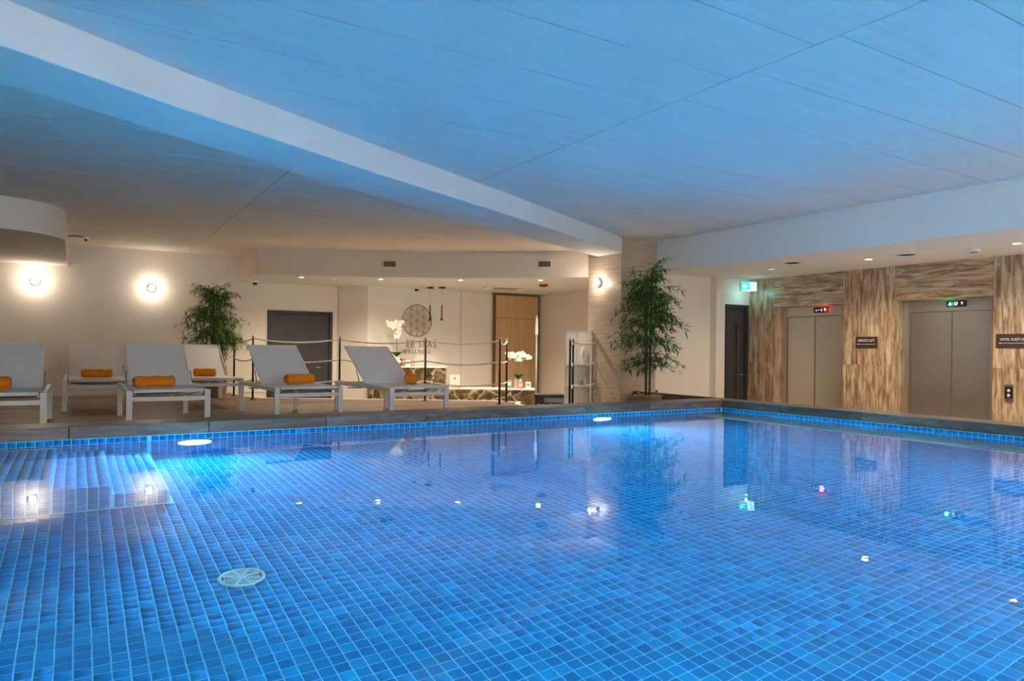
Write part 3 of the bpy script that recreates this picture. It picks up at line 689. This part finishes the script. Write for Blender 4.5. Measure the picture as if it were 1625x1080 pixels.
downlight(10.16, 6.28, 2.26, True, 'bright recessed downlight in the low lobby ceiling before the lifts', LOBBY_W, 'lobby downlights')
downlight(10.11, 7.99, 2.26, False, 'dim recessed downlight in the lobby ceiling near the exit sign', LOBBY_W*.35, 'lobby downlights')  # lens glows only faintly, but a weak beam is cast
for y, lb in ((4.3, 'nearest'), (2.4, 'second'), (.4, 'third')): downlight(10.16, y, 2.26, True, 'added unseen lobby downlight outside the right edge of the frame, %s to it' % lb, LOBBY_W, 'lobby downlights')  # unseen downlights, added to light the lobby from beyond the frame
for x, y, lb in ((9.63, 7.22, 'flat round speaker in the lobby ceiling nearer the exit sign'), (10.1, 5.68, 'flat round speaker in the lobby ceiling above the guest lift')):
    t = thing('ceiling_speaker', (x, y, 2.26), lb, 'speaker', 'lobby ceiling speakers')
    MB().lathe([(.13,0),(.13,-.006),(.118,-.008),(.116,-.002)], k=30).build('rim', X['white_plastic'], t, True); MB().lathe([(.0001,-.003),(.117,-.003)], k=30).build('grille', X['soffit_paint'], t)
t = thing('smoke_detector', (10.31, 4.88, 2.26), 'white smoke detector on the lobby ceiling at the right', 'detector')
MB().lathe([(.075,0),(.075,-.02),(.06,-.03)], k=24).build('base', X['white_plastic'], t, True); MB().lathe([(.045,-.03),(.045,-.045),(.0001,-.05)], k=20).build('sensor', X['grey_plastic'], t, True)
for x, y, z, lb in ((3.12, 15.2, 2.2, 'white dome camera under the soffit corner right of the bamboo'), (6.42, 14.5, 2.2, 'white dome camera above the round emblem')):
    t = thing('dome_camera', (x, y, z), lb, 'camera'); MB().lathe([(.085,0),(.085,-.03),(.06,-.045)], k=24).build('base', X['white_plastic'], t, True); MB().lathe([(.05,-.045),(.045,-.075),(.025,-.092),(.0001,-.096)], k=20).build('dome', X['black'], t, True)
t = thing('pipe_camera', (.12, 14.2, CL), 'small camera on a bent dark conduit by the rounded bulkhead', 'camera')
MB().tube([(-.27,0,-.02),(-.15,0,-.005),(-.02,.0,-.015),(.0,0,-.03)], .008, 6).build('conduit', X['black'], t, True)
MB().lathe([(.05,0),(.05,-.03),(.035,-.05)], k=18).build('base', X['white_plastic'], t, True); MB().lathe([(.03,-.05),(.02,-.075),(.0001,-.08)], k=14).build('lens', X['black'], t, True)
t = thing('alarm', (8.27, 12.21, 2.2), 'dark red round alarm on the reception ceiling', 'alarm'); MB().lathe([(.095,0),(.10,-.02),(.08,-.045)], k=24).build('body', X['alarm_red'], t, True); MB().lathe([(.05,-.045),(.04,-.055),(.0001,-.058)], k=20).build('lens', X['alarm_red'], t, True)
t = thing('detector', (4.3, 13.7, 2.2), 'tiny white sensor on the soffit left of the lettering wall', 'detector'); MB().lathe([(.04,0),(.04,-.012),(.02,-.03),(.0001,-.032)], k=16).build('cover', X['white_plastic'], t, True)
t = thing('air_conditioner', (8.05, 13.4, 2.2), 'white cassette air conditioner in the reception ceiling above the wardrobe', 'air conditioner', rz=-.35)
MB().box(-.47,.47,-.35,.35,-.03,0).build('panel', X['white_plastic'], t, bevel=.008); MB().box(-.36,.36,-.33,-.27,-.034,-.029).build('outlet', X['dark_brown'], t); MB().box(-.26,.26,-.2,.2,-.035,-.03).build('intake_grille', X['grey_plastic'], t)
def vent(x, y, z, rz, lb):
    t = thing('wall_vent', (x, y, z), lb, 'vent', 'air vents on the curved soffit', rz)
    MB().box(-.14,.14,-.012,.0,-.075,.075).build('frame', X['soffit_paint'], t, bevel=.003); MB().box(-.115,.115,-.014,-.0121,-.05,.05).build('backing', X['oak_dark'], t)
    for q in range(9): MB().box(-.105+q*.0265,-.100+q*.0265,-.020,-.014,-.05,.05).build('slat', X['joint_brown'], t)
vent(5.10, 12.795, 2.45, -.53, 'small slatted vent on the soffit above the reception lettering'); vent(7.48, 11.02, 2.45, -.72, 'small slatted vent on the soffit left of the stone column')
for x, y, lb in ((6.66, 14.30, 'left black pendant lamp in front of the round emblem'), (6.86, 14.12, 'right black pendant lamp beside the round emblem')):
    t = thing('pendant_lamp', (x, y, 2.2), lb, 'pendant lamp', 'slim black pendant lamps')
    MB().box(-.055,.055,-.055,.055,-.035,0).build('canopy', X['black'], t, bevel=.003); MB().tube([(0,0,-.035),(0,0,-.42)], .003, 6).build('cord', X['grey_plastic'], t)
    MB().lathe([(.010,-.40),(.013,-.41),(.014,-.66),(.020,-.70),(.036,-.735),(.034,-.735)], k=18).build('shade', X['black'], t, True); MB().lathe([(.0001,-.73),(.03,-.73)], k=14).build('bulb', X['bulb'], t)
    light('pendant_light', 'SPOT', (0,0,-.75), 10, (1,.85,.65), .03, t, (0,0,0), 1.6)
# exit sign
t = thing('exit_sign', (10.98, 9.20, 2.10), 'glowing green and white exit sign with a left arrow over the lobby door', 'sign', rz=-.35)
MB().box(-.17,.17,-.02,.02,-.09,.09).build('case', X['white_plastic'], t, bevel=.004); MB().box(-.01,.01,-.01,.01,.09,.16).build('bracket', X['white_plastic'], t)
fc = MB().box(-.163,.163,-.0225,-.020,-.083,.083).build('sign_face', X['exit_green'], t)
MB().box(-.155,.155,-.024,-.0226,-.083,-.070).build('lit_edge', X['exit_white'], fc)
MB().poly([(-.14,-.024,0),(-.09,-.024,-.045),(-.075,-.024,-.035),(-.095,-.024,-.012),(-.03,-.024,-.012),(-.03,-.024,.012),(-.095,-.024,.012),(-.075,-.024,.035),(-.09,-.024,.045)]).build('arrow', X['exit_white'], fc)
MB().box(.02,.15,-.024,-.0226,-.065,.075).build('doorway', X['exit_white'], fc)
mb = MB(); mb.lathe([(.0001,-.026),(.012,-.026)], (.098,0,.052), 12, 'y')
for P in ([(.095,.035),(.080,-.005)], [(.080,-.005),(.105,-.025),(.098,-.055)], [(.080,-.005),(.060,-.025),(.040,-.028)], [(.093,.030),(.118,.020),(.128,.032)], [(.093,.030),(.068,.022),(.058,.002)]):
    mb.tube([(a, -.026, b) for a, b in P], .007, 5)
mb.build('running_figure', X['exit_green'], fc)
light('exit_glow', 'POINT', (0, 0, -.115), .9, (.35, .95, 1), .02, t)

# ------------------------------------------------------------------ emblem and lettering
EX, EY, EZ, ER = 6.55, 14.74, 1.465, .355
em = MB(); r_ = ER/2; n_ = 48
em.tube([(EX+ER*math.cos(a), EY, EZ+ER*math.sin(a)) for a in np.linspace(0, 2*PI, 65)[:-1]], .0085, 6, closed=True)
cs = []
for i in range(-3, 4):
    for j in range(-3, 4):
        u_, v_ = r_*(i+j*.5)*1.0, r_*j*math.sqrt(3)/2
        if math.hypot(u_, v_) < ER*1.05: cs.append((v_, u_))
for u_, v_ in cs:
    run_ = []
    for a in np.linspace(0, 2*PI, n_*2+1):
        p = (u_+r_*math.cos(a), v_+r_*math.sin(a))
        if math.hypot(*p) <= ER*1.0005: run_.append((EX+p[0], EY, EZ+p[1]))
        else:
            if len(run_) > 1: em.tube(run_, .0055, 4)
            run_ = []
    if len(run_) > 1: em.tube(run_, .0055, 4)
tag(em.build('wall_emblem', X['emblem_wood']), 'round wooden emblem of overlapping petal circles on the reception wall', 'emblem')
s3 = thing('wall_lettering', (6.64, 14.76, .93), 'large wooden spa name lettering below the round emblem', 'lettering')
text('letters', 'EE SPAS', .225, face_minus_y(.02,-.012,0), X['emblem_wood'], s3, .008, 1.35, .74)
MB().box(-.365,-.31,-.016,-.004,.10,.11).build('accent', X['emblem_wood'], s3); MB().box(.365,.395,-.016,-.004,.10,.12).build('accent', X['emblem_wood'], s3)
s4 = thing('wall_lettering', (6.55, 14.76, .765), 'smaller wellness lettering under the spa name', 'lettering')
text('letters', 'WELLNESS', .13, face_minus_y(0,-.01,0), X['emblem_wood'], s4, .006, 1.35, .88)

# ------------------------------------------------------------------ reception furniture
# desk: local frame facing the camera
def at(px_, py_, d):
    x_ = px_-812.5; y_ = py_-553.8; a = (x_*cr - y_*sr)/1123; b = (x_*sr + y_*cr)/1123
    return Vector((0,0,CAMZ)) + (fwd + rgt*a - up*b)*d
rz0 = -YAW
pA = at(598, 617, 14.6); pB = at(812, 617, 14.6); Lr = (pB-pA).length
dk = thing('reception_desk', (pA.x, pA.y, -.6), 'veined brown marble reception desk with a raised counter', 'desk', rz=rz0)
MB().box(0, Lr, 0, .36, 0, .60).build('low_counter', X['marble'], dk, bevel=.004)
MB().box(-.0, Lr+.5, .0, .42, .60, .632).build('low_top', X['plaster_white'], dk, bevel=.003)
pC = at(712, 600, 14.97)
MB().box(-.25, Lr*.50, .37, .70, 0, 1.03).build('high_counter', X['marble'], dk, bevel=.004); MB().box(-.25, Lr*.50+.02, .35, .72, 1.03, 1.06).build('high_top', X['plaster_white'], dk, bevel=.003)
MB().box(Lr, Lr+.48, .03, .40, 0, .60).build('end_counter', X['marble'], dk, bevel=.004)
def desk_pt(u, v, z): return (pA.x + rgt.x*u + fwd.x*v, pA.y + rgt.y*u + fwd.y*v, z)
# wardrobe
wd = thing('wardrobe', (8.52, 14.74, -.6), 'tall light oak wardrobe at the back right of the reception', 'wardrobe')
MB().box(0, 1.28, -.08, .0, 0, 2.78).build('body', X['oak_dark'], wd)
MB().box(.04, 1.24, -.095, -.08, 2.20, 2.74).build('door', X['oak'], wd, bevel=.002)
MB().box(.04, .655, -.095, -.08, .05, 2.19).build('door', X['oak'], wd, bevel=.002); MB().box(.66, 1.24, -.095, -.08, .05, 2.19).build('door', X['oak'], wd, bevel=.002)
# white pole
p = at(851.5, 565, 15.3); t = thing('pole', (p.x, p.y, -.6), 'slim grey pole with a white head at the right side of the wardrobe', 'pole')
MB().lathe([(.022,0),(.022,1.75)], k=12).build('shaft', X['grey_plastic'], t, True); MB().lathe([(.03,1.75),(.035,1.80),(.028,2.10),(.012,2.18)], k=12).build('head', X['white_plastic'], t, True)
# display cabinet
p = at(897, 640, 13.1); cw = .50
dc = thing('display_cabinet', (p.x, p.y, -.6), 'narrow white framed glass display cabinet left of the stone column', 'cabinet', rz=rz0-.15)
hc = 1.80
for a, b_ in ((0,.03),(cw-.03,cw),(.215,.235)): MB().box(a, b_, 0, .03, 0, hc).build('upright', X['white_plastic'], dc, bevel=.002)
MB().box(0, cw, 0, .03, hc-.03, hc).build('top_rail', X['white_plastic'], dc); MB().box(0, cw, 0, .03, 0, .06).build('bottom_rail', X['white_plastic'], dc)
MB().box(0, cw, .33, .35, 0, hc).build('back_panel', X['wall_white'], dc)
for z in (.35, .75, 1.15): MB().box(.01, cw-.01, .03, .33, z, z+.012).build('shelf', X['glass_pane'], dc)
for q, (u, z, c, hh, wd_) in enumerate(((.33,1.17,'glass_pane',.32,.08),(.30,.77,'grey_plastic',.13,.05),(.38,.77,'white_plastic',.17,.05),(.31,.362,'white_plastic',.2,.045),(.37,.362,'alarm_red',.10,.04),(.42,.362,'white_plastic',.24,.04))):
    tt = thing('jar', (dc.location.x+math.cos(rz0-.15)*u-math.sin(rz0-.15)*.16, dc.location.y+math.sin(rz0-.15)*u+math.cos(rz0-.15)*.16, -.6+z), ['tall pale box on the top shelf of the display cabinet','grey bottle on the middle shelf of the display cabinet','white bottle on the middle shelf of the display cabinet','left white bottle on the bottom shelf of the display cabinet','small red jar on the bottom shelf of the display cabinet','right tall white bottle on the bottom shelf of the display cabinet'][q], 'bottle', 'goods in the display cabinet')
    MB().lathe([(wd_*.5,0),(wd_*.5,hh*.75),(wd_*.25,hh*.85)], k=14).build('body', X[c], tt, True); MB().lathe([(wd_*.26,hh*.85),(wd_*.26,hh),(.0001,hh)], k=12).build('cap', X['white_plastic'], tt, True)
# dark box with cream handles
p = at(851, 640, 12.4); bx = thing('storage_box', (p.x, p.y, -.6), 'dark brown storage chest with two cream rope handles beside the display cabinet', 'box', rz=rz0)
MB().box(0, .50, 0, .35, .0, .60).build('body', X['dark_brown'], bx, bevel=.006); MB().box(-.01, .51, -.01, .36, .60, .66).build('lid', X['dark_brown'], bx, bevel=.01); MB().box(.16,.49,-.006,.0,.52,.60).build('lining', X['grey_plastic'], bx)
for c in (.09, .33): MB().tube([(c-.06 if c > .2 else c-.03, -.01, .50), (c, -.025, .455), (c+.05, -.01, .49)], .009, 6).build('handle', X['rope'], bx, True)
# certificate
p = at(723, 617, 14.66); ce = thing('picture_frame', (p.x, p.y, .034), 'wooden framed certificate standing on the low desk counter', 'picture', rz=rz0)
MB().box(-.13,.13,0,.02,0,.29).build('frame', X['oak'], ce, bevel=.003); MB().box(-.11,.11,-.003,.0,.02,.27).build('paper', X['picture_paper'], ce); MB().box(-.015,.015,-.005,-.003,.17,.22).build('crest', X['grey_plastic'], ce)
# orchids
def orchid(u, v, z, label, seed, nfl, H, spread, stems, q0):
    rnd = random.Random(seed); P = desk_pt(u, v, z); t = thing('potted_orchid', P, label, 'plant', rz=rz0)
    MB().prism([(-.08,-.08),(.08,-.08),(.08,.08),(-.08,.08)], 0, .20).build('pot', X['pot_white'], t, bevel=.01)
    lf = MB()
    for k in range(9):
        a = k*2.4; L2 = .14+.08*rnd.random(); d = Vector((math.cos(a), math.sin(a), 0)); n = Vector((-d.y, d.x, 0))
        pts = [Vector((0,0,.2))+d*L2*s+Vector((0,0,.10*math.sin(s*2.2))) for s in (0,.35,.7,1)]; ww = (.016,.05,.045,.003); n0 = len(lf.v)
        for p_, w_ in zip(pts, ww): lf.v += [tuple(p_+n*w_), tuple(p_-n*w_)]
        for s in range(3): lf.f.append((n0+2*s, n0+2*s+1, n0+2*s+3, n0+2*s+2))
    lf.build('leaves', X['orchid_leaf'], t)
    for si, (dx, top) in enumerate(stems):
        pts = [Vector((dx*.25*q+dx*.75*max(0,q-.5)**2*4, .01*si, .2+(H-.2)*math.sin(min(1.45,q*1.75))*1.0)) for q in np.linspace(0, 1, 12)]
        MB().tube(pts, .004, 5).build('stem', X['orchid_stem'], t)
        for k in range(nfl):
            q = q0+(1-q0)*k/nfl; i = min(10, int(q*11)); c = pts[i].lerp(pts[i+1], q*11-i) + Vector((rnd.uniform(-spread,spread), rnd.uniform(-.04,.04), rnd.uniform(-spread*.8,spread*.5)))
            fl = MB(); rs = .044+.012*rnd.random()
            for pz in range(5):
                a = pz*2*PI/5+rnd.random()*.3; d = Vector((math.cos(a), -.15, math.sin(a))); n = Vector((-math.sin(a), 0, math.cos(a)))
                fl.poly([c, c+d*rs*.5-n*rs*.42, c+d*rs, c+d*rs*.5+n*rs*.42])
            fl.lathe([(.0001,-.006),(.008,0),(.0001,.006)], tuple(c), 6); fl.build('flower', X['petal'], t)
    return t
orchid(Lr+.15, .2, .032, 'white orchid in a square pot on the right end of the desk', 5, 20, .70, .085, ((-.20,1),(.20,1),(.12,1)), .60)
orchid(.33, .55, .46, 'tall white orchid in a pot on the left of the raised counter', 8, 16, .94, .085, ((-.16,1),(.05,1)), .36)
# leaflets and cards on the desk
MAT2 = {'pink': mat('card_pink', (.62,.22,.17), .7), 'green': mat('card_green', (.25,.33,.28), .7), 'white': X['picture_paper'], 'dark': mat('card_dark', (.05,.045,.05), .6), 'red': mat('card_red', (.5,.08,.08), .7)}
def card(u, v, z, w_, h_, c, label, tilt=.12):
    t = thing('leaflet', desk_pt(u, v, z), label, 'leaflet', rz=rz0+random.uniform(-.2,.2))
    MB().box(-w_/2, w_/2, -.006, .006, 0, h_, Matrix.Rotation(-tilt, 4, 'X')).build('cover', MAT2[c], t)
    MB().box(-w_*.28, w_*.28, -.008, -.006, h_*.35, h_*.75, Matrix.Rotation(-tilt, 4, 'X')).build('print', X['petal'] if c != 'white' else MAT2['green'], t)
    MB().box(-w_*.2, w_*.2, 0, .05, 0, .004).build('stand', X['grey_plastic'], t)
card(Lr-.03, .07, .033, .12, .18, 'green', 'grey green leaflet left of the right orchid pot')
card(Lr+.20, .045, .033, .11, .13, 'pink', 'pink leaflet in front of the right orchid pot'); card(Lr+.36, .06, .033, .11, .14, 'white', 'white leaflet right of the right orchid pot')
card(.30, .50, .461, .10, .16, 'green', 'grey green leaflet beside the left orchid pot'); card(.41, .48, .461, .09, .16, 'dark', 'dark leaflet on the raised counter')
card(.49, .47, .461, .07, .15, 'red', 'red leaflet on the raised counter'); card(.58, .46, .461, .10, .13, 'white', 'white leaflet on the raised counter'); card(.68, .45, .461, .07, .13, 'pink', 'pink leaflet at the right of the raised counter')
